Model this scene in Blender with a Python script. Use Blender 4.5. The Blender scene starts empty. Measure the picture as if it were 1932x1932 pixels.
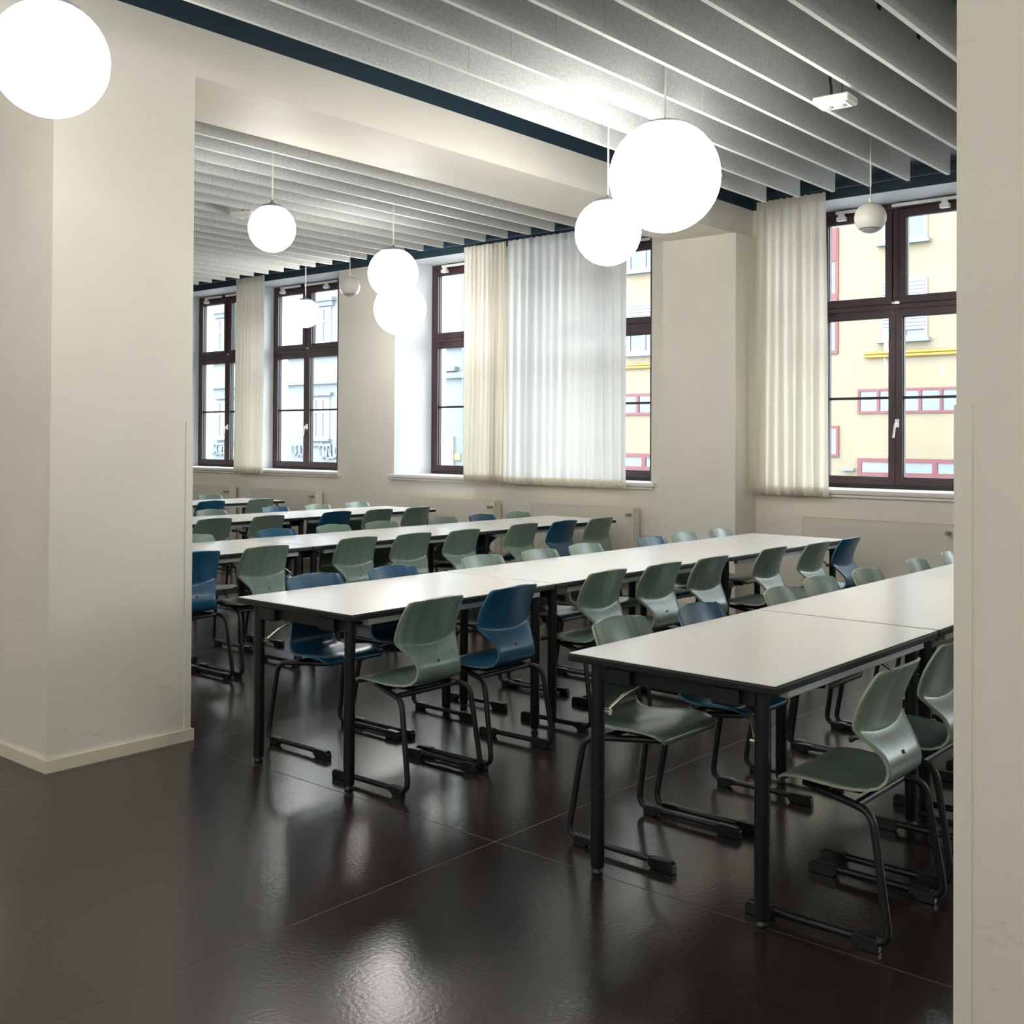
import bpy, bmesh, math, random
from mathutils import Vector, Matrix
random.seed(7)
scene = bpy.context.scene
COL = scene.collection
R = math.radians

# ------------------------------------------------------------------ camera
F_PX, CY_PX, YAW, PITCH, ROLL, CAM_H = 2093.33, 806.83, 0.707384, 0.011162, 0.0054988, 1.49392
cam_d = bpy.data.cameras.new('camera')
cam = bpy.data.objects.new('camera', cam_d); COL.objects.link(cam)
cam_d.sensor_fit = 'HORIZONTAL'; cam_d.sensor_width = 36.0
cam_d.lens = F_PX / 1932.0 * 36.0
cam_d.shift_x = 0.0
cam_d.shift_y = -(966.0 - CY_PX) / 1932.0
cam_d.clip_end = 300
fw = Vector((-math.sin(YAW) * math.cos(PITCH), math.cos(YAW) * math.cos(PITCH), math.sin(PITCH)))
rt = Vector((math.cos(YAW), math.sin(YAW), 0))
up = rt.cross(fw)
c_, s_ = math.cos(ROLL), math.sin(ROLL)
rt2 = rt * c_ + up * s_          # image rolled by ROLL
up2 = up * c_ - rt * s_
m = Matrix((rt2, up2, -fw)).transposed().to_4x4()
m.translation = (0, 0, CAM_H)
cam.matrix_world = m
scene.camera = cam

# ------------------------------------------------------------------ world, exposure
world = bpy.data.worlds.new('overcast_sky'); scene.world = world
world.use_nodes = True
wn = world.node_tree.nodes; wl = world.node_tree.links
bg = wn['Background']
bg.inputs['Color'].default_value = (0.90, 0.95, 1.0, 1)
bg.inputs['Strength'].default_value = 8.5
vs = scene.view_settings
vs.view_transform = 'Standard'; vs.look = 'None'; vs.gamma = 1.0; vs.use_curve_mapping = False
vs.exposure = 0.84
scene.cycles.use_denoising = True
scene.cycles.max_bounces = 8
scene.cycles.diffuse_bounces = 4
scene.cycles.glossy_bounces = 3
scene.cycles.transparent_max_bounces = 16
scene.cycles.caustics_reflective = False
scene.cycles.caustics_refractive = False
scene.cycles.sample_clamp_indirect = 6.0
LAMP_STRENGTH = 12.0
# sky portals in the window openings (guide sampling only, give no light of their own)
for _cx in (-13.31, -11.55, -8.53, -6.78, -3.675, -1.90, 1.85):
    _a = bpy.data.lights.new('sky_portal', 'AREA'); _a.shape = 'RECTANGLE'; _a.size = 1.45; _a.size_y = 2.46
    _a.cycles.is_portal = True
    _p = bpy.data.objects.new('sky_portal', _a); COL.objects.link(_p)
    _p.location = (_cx, 9.63, 2.32); _p.rotation_euler = (-math.pi / 2, 0, 0)

# ------------------------------------------------------------------ materials
def lin(c):
    return tuple((v / 12.92 if v <= 0.04045 else ((v + 0.055) / 1.055) ** 2.4) for v in [x / 255 for x in c])

def mat(name, rgb, rough=0.5, metal=0.0, spec=0.5, noise=None, bump=None, emit=None):
    """noise=(scale, amount, stretch xyz) varies the colour; bump=(scale, strength)."""
    mt = bpy.data.materials.new(name); mt.use_nodes = True
    nt = mt.node_tree; b = nt.nodes['Principled BSDF']
    col = (*lin(rgb), 1)
    b.inputs['Base Color'].default_value = col
    b.inputs['Roughness'].default_value = rough
    b.inputs['Metallic'].default_value = metal
    b.inputs['Specular IOR Level'].default_value = spec
    if noise or bump:
        tc = nt.nodes.new('ShaderNodeTexCoord')
    if noise:
        sc_, amt, st = noise
        mp = nt.nodes.new('ShaderNodeMapping'); mp.inputs['Scale'].default_value = st
        nz = nt.nodes.new('ShaderNodeTexNoise'); nz.inputs['Scale'].default_value = sc_; nz.inputs['Detail'].default_value = 6
        nt.links.new(tc.outputs['Object'], mp.inputs['Vector']); nt.links.new(mp.outputs['Vector'], nz.inputs['Vector'])
        rp = nt.nodes.new('ShaderNodeValToRGB')
        rp.color_ramp.elements[0].position = 0.3; rp.color_ramp.elements[1].position = 0.7
        rp.color_ramp.elements[0].color = tuple(v * (1 - amt) for v in col[:3]) + (1,)
        rp.color_ramp.elements[1].color = tuple(min(1, v * (1 + amt)) for v in col[:3]) + (1,)
        nt.links.new(nz.outputs['Fac'], rp.inputs['Fac']); nt.links.new(rp.outputs['Color'], b.inputs['Base Color'])
    if bump:
        nb = nt.nodes.new('ShaderNodeTexNoise'); nb.inputs['Scale'].default_value = bump[0]; nb.inputs['Detail'].default_value = 8
        nt.links.new(tc.outputs['Object'], nb.inputs['Vector'])
        bp = nt.nodes.new('ShaderNodeBump'); bp.inputs['Strength'].default_value = bump[1]; bp.inputs['Distance'].default_value = 0.01
        nt.links.new(nb.outputs['Fac'], bp.inputs['Height']); nt.links.new(bp.outputs['Normal'], b.inputs['Normal'])
    if emit:
        b.inputs['Emission Color'].default_value = (*emit[0], 1); b.inputs['Emission Strength'].default_value = emit[1]
    return mt

M = {}
M['wall'] = mat('cream_wall_paint', (224, 219, 206), 0.6, noise=(3, 0.025, (1, 1, 1)), bump=(90, 0.05))
def scuffed(mt):
    nt = mt.node_tree; b = nt.nodes['Principled BSDF']
    src = b.inputs['Base Color'].links[0].from_socket
    geo = nt.nodes.new('ShaderNodeNewGeometry')
    mp = nt.nodes.new('ShaderNodeMapping'); mp.inputs['Scale'].default_value = (3.0, 3.0, 9.0); mp.inputs['Rotation'].default_value = (0.5, 0.5, 0)
    nz = nt.nodes.new('ShaderNodeTexNoise'); nz.inputs['Scale'].default_value = 2.4; nz.inputs['Detail'].default_value = 9; nz.inputs['Roughness'].default_value = 0.72
    nt.links.new(geo.outputs['Position'], mp.inputs['Vector']); nt.links.new(mp.outputs['Vector'], nz.inputs['Vector'])
    th = nt.nodes.new('ShaderNodeMapRange'); th.inputs['From Min'].default_value = 0.61; th.inputs['From Max'].default_value = 0.74
    nt.links.new(nz.outputs['Fac'], th.inputs['Value'])
    sp = nt.nodes.new('ShaderNodeSeparateXYZ'); nt.links.new(geo.outputs['Position'], sp.inputs[0])
    lo = nt.nodes.new('ShaderNodeMapRange'); lo.inputs['From Min'].default_value = 0.9; lo.inputs['From Max'].default_value = 0.15; lo.inputs['To Min'].default_value = 0.12; lo.inputs['To Max'].default_value = 0.6
    nt.links.new(sp.outputs['Z'], lo.inputs['Value'])
    mu = nt.nodes.new('ShaderNodeMath'); mu.operation = 'MULTIPLY'; nt.links.new(th.outputs['Result'], mu.inputs[0]); nt.links.new(lo.outputs['Result'], mu.inputs[1])
    mx = nt.nodes.new('ShaderNodeMix'); mx.data_type = 'RGBA'
    nt.links.new(mu.outputs[0], mx.inputs['Factor']); nt.links.new(src, mx.inputs['A']); mx.inputs['B'].default_value = (*lin((128, 118, 100)), 1)
    nt.links.new(mx.outputs['Result'], b.inputs['Base Color'])
scuffed(M['wall'])
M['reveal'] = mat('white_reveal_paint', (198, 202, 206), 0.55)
M['skirting'] = mat('cream_skirting_gloss', (222, 214, 192), 0.4, noise=(12, 0.05, (1, 1, 1)))
M['guard'] = mat('cream_corner_guard', (224, 219, 206), 0.35)
M['darkceil'] = mat('dark_blue_ceiling_paint', (32, 54, 66), 0.55)
M['felt'] = mat('grey_felt', (196, 197, 194), 0.95, spec=0.1, noise=(95, 0.14, (1, 0.6, 1)))
M['feltedge'] = mat('pale_felt_edge', (228, 228, 222), 0.9, spec=0.1)
M['laminate'] = mat('off_white_laminate', (240, 238, 233), 0.24, noise=(2, 0.02, (1, 1, 1)))
M['blackedge'] = mat('black_table_edging', (9, 12, 15), 0.45)
M['steel'] = mat('black_blue_powder_coat', (7, 12, 18), 0.42)
M['alu'] = mat('anodised_rail', (190, 193, 190), 0.35, metal=0.3)
M['chrome'] = mat('nickel_stay', (190, 186, 170), 0.25, metal=0.9)
M['plastic'] = mat('black_plastic_glide', (10, 13, 15), 0.35)
M['bolt'] = mat('dark_bolt', (18, 28, 48), 0.4, metal=0.2)
M['mahogany'] = mat('dark_mahogany_stain', (56, 33, 39), 0.32, noise=(14, 0.25, (1, 1, 0.15)))
M['gasket'] = mat('black_gasket', (14, 14, 18), 0.5)
M['whiteplastic'] = mat('white_plastic', (232, 231, 226), 0.4)
M['sill'] = mat('white_sill', (232, 230, 222), 0.35)
M['radiator'] = mat('cream_radiator_enamel', (216, 210, 194), 0.4)
M['valve'] = mat('grey_valve', (150, 150, 140), 0.4)
M['lampcap'] = mat('satin_grey_cap', (150, 154, 160), 0.35, metal=0.5)
M['cord'] = mat('white_cord', (226, 226, 220), 0.5)
M['speaker'] = mat('cream_speaker_shell', (222, 220, 208), 0.4)
M['grille'] = mat('grey_speaker_grille', (168, 172, 168), 0.5, noise=(60, 0.1, (1, 1, 1)))
M['blackcable'] = mat('black_cable', (14, 16, 20), 0.5)
M['lens'] = mat('clear_lens', (238, 238, 236), 0.2)
M['seam'] = mat('floor_joint_grout', (92, 82, 72), 0.6)
M['yellowwall'] = mat('pale_yellow_render', (96, 89, 73), 0.8, noise=(1.2, 0.04, (1, 1, 1)))
M['whitewall'] = mat('pale_white_render', (88, 95, 99), 0.8, noise=(1.0, 0.04, (1, 1, 1)))
M['whitetrim'] = mat('pale_grey_stucco', (82, 89, 93), 0.8)
M['redframe'] = mat('crimson_window_frame', (70, 13, 24), 0.5)
M['whiteframe'] = mat('white_window_frame', (116, 122, 127), 0.4)
M['outpane'] = mat('blue_reflecting_pane', (26, 44, 62), 0.15, spec=0.8, noise=(0.8, 0.3, (1, 1, 1)))
M['outpanegrey'] = mat('frosted_grey_pane', (72, 84, 90), 0.25, noise=(0.8, 0.2, (1, 1, 1)))
M['shutter'] = mat('white_roller_slat', (110, 117, 122), 0.5)
M['gaspipe'] = mat('yellow_pipe', (122, 94, 22), 0.4)
M['greydoor'] = mat('weathered_grey_door', (130, 122, 112), 0.7, noise=(3, 0.2, (1, 1, 1)))
M['yellowsign'] = mat('yellow_sign', (118, 98, 40), 0.5)
M['spray'] = mat('grey_spray_paint', (96, 110, 122), 0.7)
M['asphalt'] = mat('grey_asphalt', (120, 122, 124), 0.9)

# floor: dark glossy linoleum with faint mottling
def floor_mat():
    mt = bpy.data.materials.new('dark_linoleum'); mt.use_nodes = True
    nt = mt.node_tree; b = nt.nodes['Principled BSDF']
    geo = nt.nodes.new('ShaderNodeNewGeometry')
    n1 = nt.nodes.new('ShaderNodeTexNoise'); n1.inputs['Scale'].default_value = 1.3; n1.inputs['Detail'].default_value = 3
    n2 = nt.nodes.new('ShaderNodeTexNoise'); n2.inputs['Scale'].default_value = 22; n2.inputs['Detail'].default_value = 6
    nt.links.new(geo.outputs['Position'], n1.inputs['Vector']); nt.links.new(geo.outputs['Position'], n2.inputs['Vector'])
    mx = nt.nodes.new('ShaderNodeMath'); mx.operation = 'ADD'
    nt.links.new(n1.outputs['Fac'], mx.inputs[0]); nt.links.new(n2.outputs['Fac'], mx.inputs[1])
    hf = nt.nodes.new('ShaderNodeMath'); hf.operation = 'MULTIPLY'; hf.inputs[1].default_value = 0.5; nt.links.new(mx.outputs[0], hf.inputs[0])
    rp = nt.nodes.new('ShaderNodeValToRGB')
    rp.color_ramp.elements[0].position = 0.36; rp.color_ramp.elements[1].position = 0.64
    rp.color_ramp.elements[0].color = (*lin((34, 28, 24)), 1); rp.color_ramp.elements[1].color = (*lin((50, 41, 35)), 1)
    nt.links.new(hf.outputs[0], rp.inputs['Fac']); nt.links.new(rp.outputs['Color'], b.inputs['Base Color'])
    rr = nt.nodes.new('ShaderNodeMapRange'); rr.inputs['To Min'].default_value = 0.18; rr.inputs['To Max'].default_value = 0.25
    nt.links.new(n1.outputs['Fac'], rr.inputs['Value']); nt.links.new(rr.outputs['Result'], b.inputs['Roughness'])
    bp = nt.nodes.new('ShaderNodeBump'); bp.inputs['Strength'].default_value = 0.14; bp.inputs['Distance'].default_value = 0.004
    n3 = nt.nodes.new('ShaderNodeTexNoise'); n3.inputs['Scale'].default_value = 70; n3.inputs['Detail'].default_value = 3
    nt.links.new(geo.outputs['Position'], n3.inputs['Vector'])
    nt.links.new(n3.outputs['Fac'], bp.inputs['Height']); nt.links.new(bp.outputs['Normal'], b.inputs['Normal'])
    b.inputs['Specular IOR Level'].default_value = 0.75
    return mt
M['floor'] = floor_mat()

# plywood shell: stained, fine grain running up the shell, lacquered
def ply_mat(name, c0, c1):
    mt = bpy.data.materials.new(name); mt.use_nodes = True
    nt = mt.node_tree; b = nt.nodes['Principled BSDF']
    tc = nt.nodes.new('ShaderNodeTexCoord'); oi = nt.nodes.new('ShaderNodeObjectInfo')
    mp = nt.nodes.new('ShaderNodeMapping'); mp.inputs['Scale'].default_value = (34, 2.2, 2.2)
    ad = nt.nodes.new('ShaderNodeVectorMath'); ad.operation = 'ADD'
    mu = nt.nodes.new('ShaderNodeMath'); mu.operation = 'MULTIPLY'; mu.inputs[1].default_value = 40
    nt.links.new(oi.outputs['Random'], mu.inputs[0])
    nt.links.new(tc.outputs['Object'], mp.inputs['Vector']); nt.links.new(mp.outputs['Vector'], ad.inputs[0]); nt.links.new(mu.outputs[0], ad.inputs[1])
    nz = nt.nodes.new('ShaderNodeTexNoise'); nz.inputs['Scale'].default_value = 1.6; nz.inputs['Detail'].default_value = 7
    nt.links.new(ad.outputs[0], nz.inputs['Vector'])
    rp = nt.nodes.new('ShaderNodeValToRGB')
    rp.color_ramp.elements[0].position = 0.32; rp.color_ramp.elements[1].position = 0.68
    rp.color_ramp.elements[0].color = (*lin(c0), 1); rp.color_ramp.elements[1].color = (*lin(c1), 1)
    nt.links.new(nz.outputs['Fac'], rp.inputs['Fac'])
    hs = nt.nodes.new('ShaderNodeHueSaturation')
    mr = nt.nodes.new('ShaderNodeMapRange'); mr.inputs['To Min'].default_value = 0.85; mr.inputs['To Max'].default_value = 1.15
    nt.links.new(oi.outputs['Random'], mr.inputs['Value']); nt.links.new(mr.outputs['Result'], hs.inputs['Value'])
    nt.links.new(rp.outputs['Color'], hs.inputs['Color']); nt.links.new(hs.outputs['Color'], b.inputs['Base Color'])
    b.inputs['Roughness'].default_value = 0.34
    b.inputs['Coat Weight'].default_value = 0.25; b.inputs['Coat Roughness'].default_value = 0.22
    return mt
M['green'] = ply_mat('green_stained_plywood', (98, 118, 107), (117, 135, 120))
M['blue'] = ply_mat('blue_stained_plywood', (13, 66, 96), (22, 82, 112))
M['greenedge'] = mat('pale_green_ply_edge', (150, 160, 142), 0.4)
M['blueedge'] = mat('pale_blue_ply_edge', (70, 104, 130), 0.4)

def glass_mat(name='window_glass'):
    mt = bpy.data.materials.new(name); mt.use_nodes = True
    nt = mt.node_tree; nt.nodes.remove(nt.nodes['Principled BSDF'])
    out = nt.nodes['Material Output']
    tr = nt.nodes.new('ShaderNodeBsdfTransparent'); tr.inputs['Color'].default_value = (0.97, 0.985, 0.985, 1)
    gl = nt.nodes.new('ShaderNodeBsdfGlossy'); gl.inputs['Roughness'].default_value = 0.02
    lw = nt.nodes.new('ShaderNodeLayerWeight'); lw.inputs['Blend'].default_value = 0.5
    pw = nt.nodes.new('ShaderNodeMath'); pw.operation = 'POWER'; pw.inputs[1].default_value = 5
    ma = nt.nodes.new('ShaderNodeMath'); ma.operation = 'MULTIPLY_ADD'; ma.inputs[1].default_value = 0.9; ma.inputs[2].default_value = 0.035
    nt.links.new(lw.outputs['Facing'], pw.inputs[0]); nt.links.new(pw.outputs[0], ma.inputs[0])
    mx = nt.nodes.new('ShaderNodeMixShader')
    nt.links.new(ma.outputs[0], mx.inputs[0]); nt.links.new(tr.outputs[0], mx.inputs[1]); nt.links.new(gl.outputs[0], mx.inputs[2])
    nt.links.new(mx.outputs[0], out.inputs['Surface'])
    return mt
M['glass'] = glass_mat()

def cloth_mat(name, rgb, trans, sheer):
    mt = bpy.data.materials.new(name); mt.use_nodes = True
    nt = mt.node_tree; nt.nodes.remove(nt.nodes['Principled BSDF'])
    out = nt.nodes['Material Output']; col = (*lin(rgb), 1)
    df = nt.nodes.new('ShaderNodeBsdfDiffuse'); df.inputs['Color'].default_value = col
    tl = nt.nodes.new('ShaderNodeBsdfTranslucent'); tl.inputs['Color'].default_value = col
    mx = nt.nodes.new('ShaderNodeMixShader'); mx.inputs[0].default_value = trans
    nt.links.new(df.outputs[0], mx.inputs[1]); nt.links.new(tl.outputs[0], mx.inputs[2])
    tp = nt.nodes.new('ShaderNodeBsdfTransparent')
    m2 = nt.nodes.new('ShaderNodeMixShader'); m2.inputs[0].default_value = sheer
    nt.links.new(mx.outputs[0], m2.inputs[1]); nt.links.new(tp.outputs[0], m2.inputs[2])
    nt.links.new(m2.outputs[0], out.inputs['Surface'])
    return mt
M['curtain'] = cloth_mat('cream_curtain_cloth', (234, 229, 216), 0.42, 0.0)
M['sheer'] = cloth_mat('white_sheer_cloth', (228, 228, 225), 0.46, 0.06)
M['hem'] = cloth_mat('cream_hem_cloth', (240, 235, 222), 0.42, 0.0)

def emis(name, rgb, st):
    mt = bpy.data.materials.new(name); mt.use_nodes = True
    nt = mt.node_tree; nt.nodes.remove(nt.nodes['Principled BSDF'])
    e = nt.nodes.new('ShaderNodeEmission'); e.inputs['Color'].default_value = (*rgb, 1); e.inputs['Strength'].default_value = st
    nt.links.new(e.outputs[0], nt.nodes['Material Output'].inputs['Surface'])
    return mt
M['globe'] = emis('lit_opal_glass', (1.0, 0.98, 0.945), LAMP_STRENGTH)

# ------------------------------------------------------------------ mesh helpers
class MB:
    def __init__(s): s.v = []; s.f = []; s.mi = []; s.sm = []
    def add(s, vs_, fs, mi=0, sm=False):
        o = len(s.v); s.v += [tuple(v) for v in vs_]
        for f in fs: s.f.append(tuple(i + o for i in f)); s.mi.append(mi); s.sm.append(sm)
        return s
    def box(s, x0, x1, y0, y1, z0, z1, mi=0):
        v = [(x, y, z) for z in (z0, z1) for y in (y0, y1) for x in (x0, x1)]
        return s.add(v, [(0, 2, 3, 1), (4, 5, 7, 6), (0, 1, 5, 4), (2, 6, 7, 3), (0, 4, 6, 2), (1, 3, 7, 5)], mi)
    def prism(s, poly, z0, z1, mi=0):
        n = len(poly); v = [(x, y, z0) for x, y in poly] + [(x, y, z1) for x, y in poly]
        fs = [tuple(range(n))[::-1], tuple(range(n, 2 * n))] + [(i, (i + 1) % n, n + (i + 1) % n, n + i) for i in range(n)]
        return s.add(v, fs, mi)
    def prism_x(s, poly, x0, x1, mi=0):   # poly in (y,z)
        n = len(poly); v = [(x0, y, z) for y, z in poly] + [(x1, y, z) for y, z in poly]
        fs = [tuple(range(n)), tuple(range(n, 2 * n))[::-1]] + [(i, n + i, n + (i + 1) % n, (i + 1) % n) for i in range(n)]
        return s.add(v, fs, mi)
    def tube(s, pts, r, n=8, mi=0, caps=True):
        pts = [Vector(p) for p in pts]
        rings = []; prev = None
        for i, p in enumerate(pts):
            d = ((pts[min(i + 1, len(pts) - 1)] - p).normalized() + (p - pts[max(i - 1, 0)]).normalized())
            d = d.normalized() if d.length > 1e-9 else Vector((0, 0, 1))
            if prev is None:
                u = d.orthogonal().normalized()
            else:
                u = (prev - d * prev.dot(d)).normalized()
            prev = u; w = d.cross(u)
            rings.append([p + (u * math.cos(2 * math.pi * k / n) + w * math.sin(2 * math.pi * k / n)) * r for k in range(n)])
        v = [q for rg in rings for q in rg]; fs = []
        for i in range(len(rings) - 1):
            for k in range(n):
                fs.append((i * n + k, i * n + (k + 1) % n, (i + 1) * n + (k + 1) % n, (i + 1) * n + k))
        s.add(v, fs, mi, True)
        if caps:
            s.add(rings[0], [tuple(range(n))[::-1]], mi); s.add(rings[-1], [tuple(range(n))], mi)
        return s
    def lathe(s, prof, n=24, mi=0, cx=0, cy=0):   # prof (r,z) bottom to top
        v = [(cx + r * math.cos(2 * math.pi * k / n), cy + r * math.sin(2 * math.pi * k / n), z) for r, z in prof for k in range(n)]
        fs = [(i * n + k, i * n + (k + 1) % n, (i + 1) * n + (k + 1) % n, (i + 1) * n + k) for i in range(len(prof) - 1) for k in range(n)]
        s.add(v, fs, mi, True)
        m_ = len(prof) - 1
        if prof[0][0] > 1e-6: s.add(v[:n], [tuple(range(n))[::-1]], mi)
        if prof[m_][0] > 1e-6: s.add(v[m_ * n:], [tuple(range(n))], mi)
        return s
    def mesh(s, name, mats):
        me = bpy.data.meshes.new(name); me.from_pydata(s.v, [], s.f)
        for mt in (mats if isinstance(mats, (list, tuple)) else [mats]): me.materials.append(M[mt])
        me.polygons.foreach_set('material_index', s.mi); me.polygons.foreach_set('use_smooth', s.sm)
        me.update(); return me
    def build(s, name, mats, parent=None, loc=None):
        return obj(name, s.mesh(name, mats), parent, loc)

def obj(name, me, parent=None, loc=None, rot=None):
    o = bpy.data.objects.new(name, me); COL.objects.link(o)
    if parent: o.parent = parent
    if loc: o.location = loc
    if rot: o.rotation_euler = rot
    return o
def tag(o, label, cat, group=None):
    o['label'] = label; o['category'] = cat
    if group: o['group'] = group
    return o
def thing(name, label, cat, loc=(0, 0, 0), rotz=0, group=None):
    o = bpy.data.objects.new(name, None); COL.objects.link(o)
    o.location = loc; o.rotation_euler = (0, 0, rotz); o.empty_display_size = 0.1
    return tag(o, label, cat, group)
def struct(o, label=None, cat=None):
    o['kind'] = 'structure'
    if label: o['label'] = label
    if cat: o['category'] = cat
    return o
def bevel_mesh(me, w, seg=2):
    bm = bmesh.new(); bm.from_mesh(me)
    bmesh.ops.bevel(bm, geom=list(bm.edges), offset=w, segments=seg, affect='EDGES', profile=0.7)
    bm.to_mesh(me); bm.free(); return me
def copy_tree(o, parent=None):
    c = o.copy(); COL.objects.link(c); c.parent = parent
    for ch in list(o.children): copy_tree(ch, c)
    return c
def fillet(pts, r, n=5):
    pts = [Vector(p) for p in pts]; out = [pts[0]]
    for i in range(1, len(pts) - 1):
        a, b, c = pts[i - 1], pts[i], pts[i + 1]
        d1 = (a - b); d2 = (c - b); rr = min(r, d1.length * .49, d2.length * .49)
        p1 = b + d1.normalized() * rr; p2 = b + d2.normalized() * rr
        for k in range(n + 1):
            t = k / n; out.append(p1 * (1 - t) ** 2 + b * 2 * t * (1 - t) + p2 * t * t)
    out.append(pts[-1]); return out

# ------------------------------------------------------------------ room dimensions
YW, YF, YE = 8.90, 9.35, 9.60        # inner wall face, window frame face, outer wall face
ZT = 3.55                            # white / dark paint line, top of openings
ZC = 3.70                            # dark ceiling
ZB, ZBT = 3.305, 3.555               # felt baffles bottom, top
PX0, PX1 = -5.46, -4.792             # pillar / beam / pilaster x range
XL, XR, YB = -16.5, 4.2, -5.0        # far left wall, right wall, wall behind the camera
ZP = 1.06                            # top of parapet under the sills

# floor: slab with big linoleum sheets (2 m wide) separated by welded joints
fl = MB().box(XL, XR, YB, YW, -0.20, -0.0006).build('floor', 'seam')
struct(fl, 'dark glossy linoleum floor', 'floor')
G = 0.0028
xs = [-2.735 + 2.0 * k for k in range(-7, 4)]
ys = [-2.9, 3.115, 9.2]
xs = [XL] + [x for x in xs if XL + .3 < x < XR - .3] + [XR]
yy = [YB, -2.9, 3.115, YW]
for i in range(len(xs) - 1):
    for j in range(len(yy) - 1):
        MB().box(xs[i] + G, xs[i + 1] - G, yy[j] + G, yy[j + 1] - G, -0.02, 0.0).build('floor_sheet', 'floor', fl)

# ceiling
struct(MB().box(XL, XR, YB, YE, ZC, ZC + .2).build('ceiling', 'darkceil'), 'dark blue painted ceiling', 'ceiling')

# windows: (centre x, half width, opening left on wall, opening right on wall)
HW = 0.725
WIN = [(-13.31, -14.25, -12.46), (-11.55, -12.36, -10.40), (-8.53, -9.41, -7.72), (-6.78, -7.62, -5.86), (-3.675, -4.55, -2.86), (-1.90, -2.74, -1.02), (1.85, 0.9, 2.8)]
wb = MB()
edges = [(XL, XL)]
for c, l, r in WIN: edges += [(l, c - HW), (r, c + HW)]
edges += [(XR, XR)]
for i in range(0, len(edges), 2):
    (a, af), (b, bf) = edges[i], edges[i + 1]
    wb.prism([(a, YW), (b, YW), (bf, YF), (bf, YE), (af, YE), (af, YF)], 0, ZT)
for c, l, r in WIN:
    wb.prism([(l, YW), (r, YW), (c + HW, YF), (c + HW, YE), (c - HW, YE), (c - HW, YF)], 0, ZP)
struct(wb.build('wall_back', 'wall'), 'cream painted window wall with deep splayed openings', 'wall')
struct(MB().box(XL, XR, YW, YE, ZT, ZC).build('trim_1', 'darkceil'), 'dark blue painted band above the windows', 'trim')
struct(MB().box(XL - .2, XL, YB, YE, 0, ZC).build('wall_left', 'wall'), 'cream painted far end wall', 'wall')
struct(MB().box(XR, XR + .2, YB, YE, 0, ZC).build('wall_right', 'wall'), 'cream painted end wall beyond the pillar', 'wall')
struct(MB().box(XL, XR, YB - .2, YB, 0, ZC).build('wall_front', 'wall'), 'cream painted wall opposite the windows', 'wall')

# pilaster, beams, pillars
YP = 8.53
pil = struct(MB().box(PX0 - .04, PX1 + .035, YP, YW, 0, 3.30).build('wall_pilaster', 'wall'), 'cream pilaster between the windows under the beam', 'wall')
pillar = struct(MB().box(PX0, PX1, 2.430, 3.158, 0, 3.30).build('pillar', 'wall'), 'cream square pillar beside the dark aisle floor', 'pillar')
beam = MB().box(PX0, PX1, YB, YW, 3.30, ZT).box(PX0 + .002, PX1 - .002, YB, YW, ZT, ZC, 1)
struct(beam.build('beam', ['wall', 'darkceil']), 'cream downstand beam running from the pillar to the windows', 'beam')
RPX = -0.826
pillar_r = struct(MB().box(RPX, RPX + .74, 2.44, 3.18, 0, 3.30).build('pillar', 'wall'), 'cream pillar filling the picture edge beside the tables', 'pillar')
beam = MB().box(RPX, RPX + .70, YB, YW, 3.30, ZT).box(RPX + .002, RPX + .698, YB, YW, ZT, ZC, 1)
struct(beam.build('beam', ['wall', 'darkceil']), 'cream downstand beam over the pillar at the picture edge', 'beam')
def skirt(name, x0, x1, y0, y1, h, lab, t=.016):
    me = MB().box(x0 - t, x1 + t, y0 - t, y0, 0, h).box(x0 - t, x1 + t, y1, y1 + t, 0, h).box(x0 - t, x0, y0, y1, 0, h).box(x1, x1 + t, y0, y1, 0, h)
    struct(me.build(name, 'skirting'), lab, 'baseboard')
skirt('baseboard_left', PX0, PX1, 2.430, 3.158, .056, 'cream skirting board around the pillar by the aisle')
skirt('baseboard_right', RPX, RPX + .74, 2.44, 3.18, .056, 'cream skirting board around the pillar at the picture edge')
bb = MB()
bb.box(PX0 - .055, PX1 + .05, YP - .015, YP, 0, .06).box(PX1 + .035, PX1 + .05, YP, YW, 0, .06).box(PX0 - .055, PX0 - .04, YP, YW, 0, .06)
bb.box(XL, PX0 - .055, YW - .015, YW, 0, .06).box(PX1 + .05, XR, YW - .015, YW, 0, .06)
struct(bb.build('baseboard_back', 'skirting'), 'cream skirting board along the window wall', 'baseboard')
# corner guards: thin angle profiles on the pillar corners, as parts of the pillars
def guard(parent, x, y, sx, sy, z0, z1, w=.034, t=.004):
    g = MB().box(min(x, x - sx * w), max(x, x - sx * w), min(y, y + sy * t), max(y, y + sy * t), z0, z1)
    g.box(min(x, x + sx * t), max(x, x + sx * t), min(y + sy * t, y - sy * w), max(y + sy * t, y - sy * w), z0, z1)
    g.build('corner_guard', 'guard', parent)
for (yy_, sy) in ((2.430, -1), (3.158, 1)):
    guard(pillar, PX1, yy_, 1, sy, .058, 1.575); guard(pillar, PX0, yy_, -1, sy, .058, 1.575)
for (yy_, sy) in ((2.44, -1), (3.18, 1)):
    guard(pillar_r, RPX, yy_, -1, sy, .058, 1.575); guard(pillar_r, RPX + .74, yy_, 1, sy, .058, 1.575)

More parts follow.
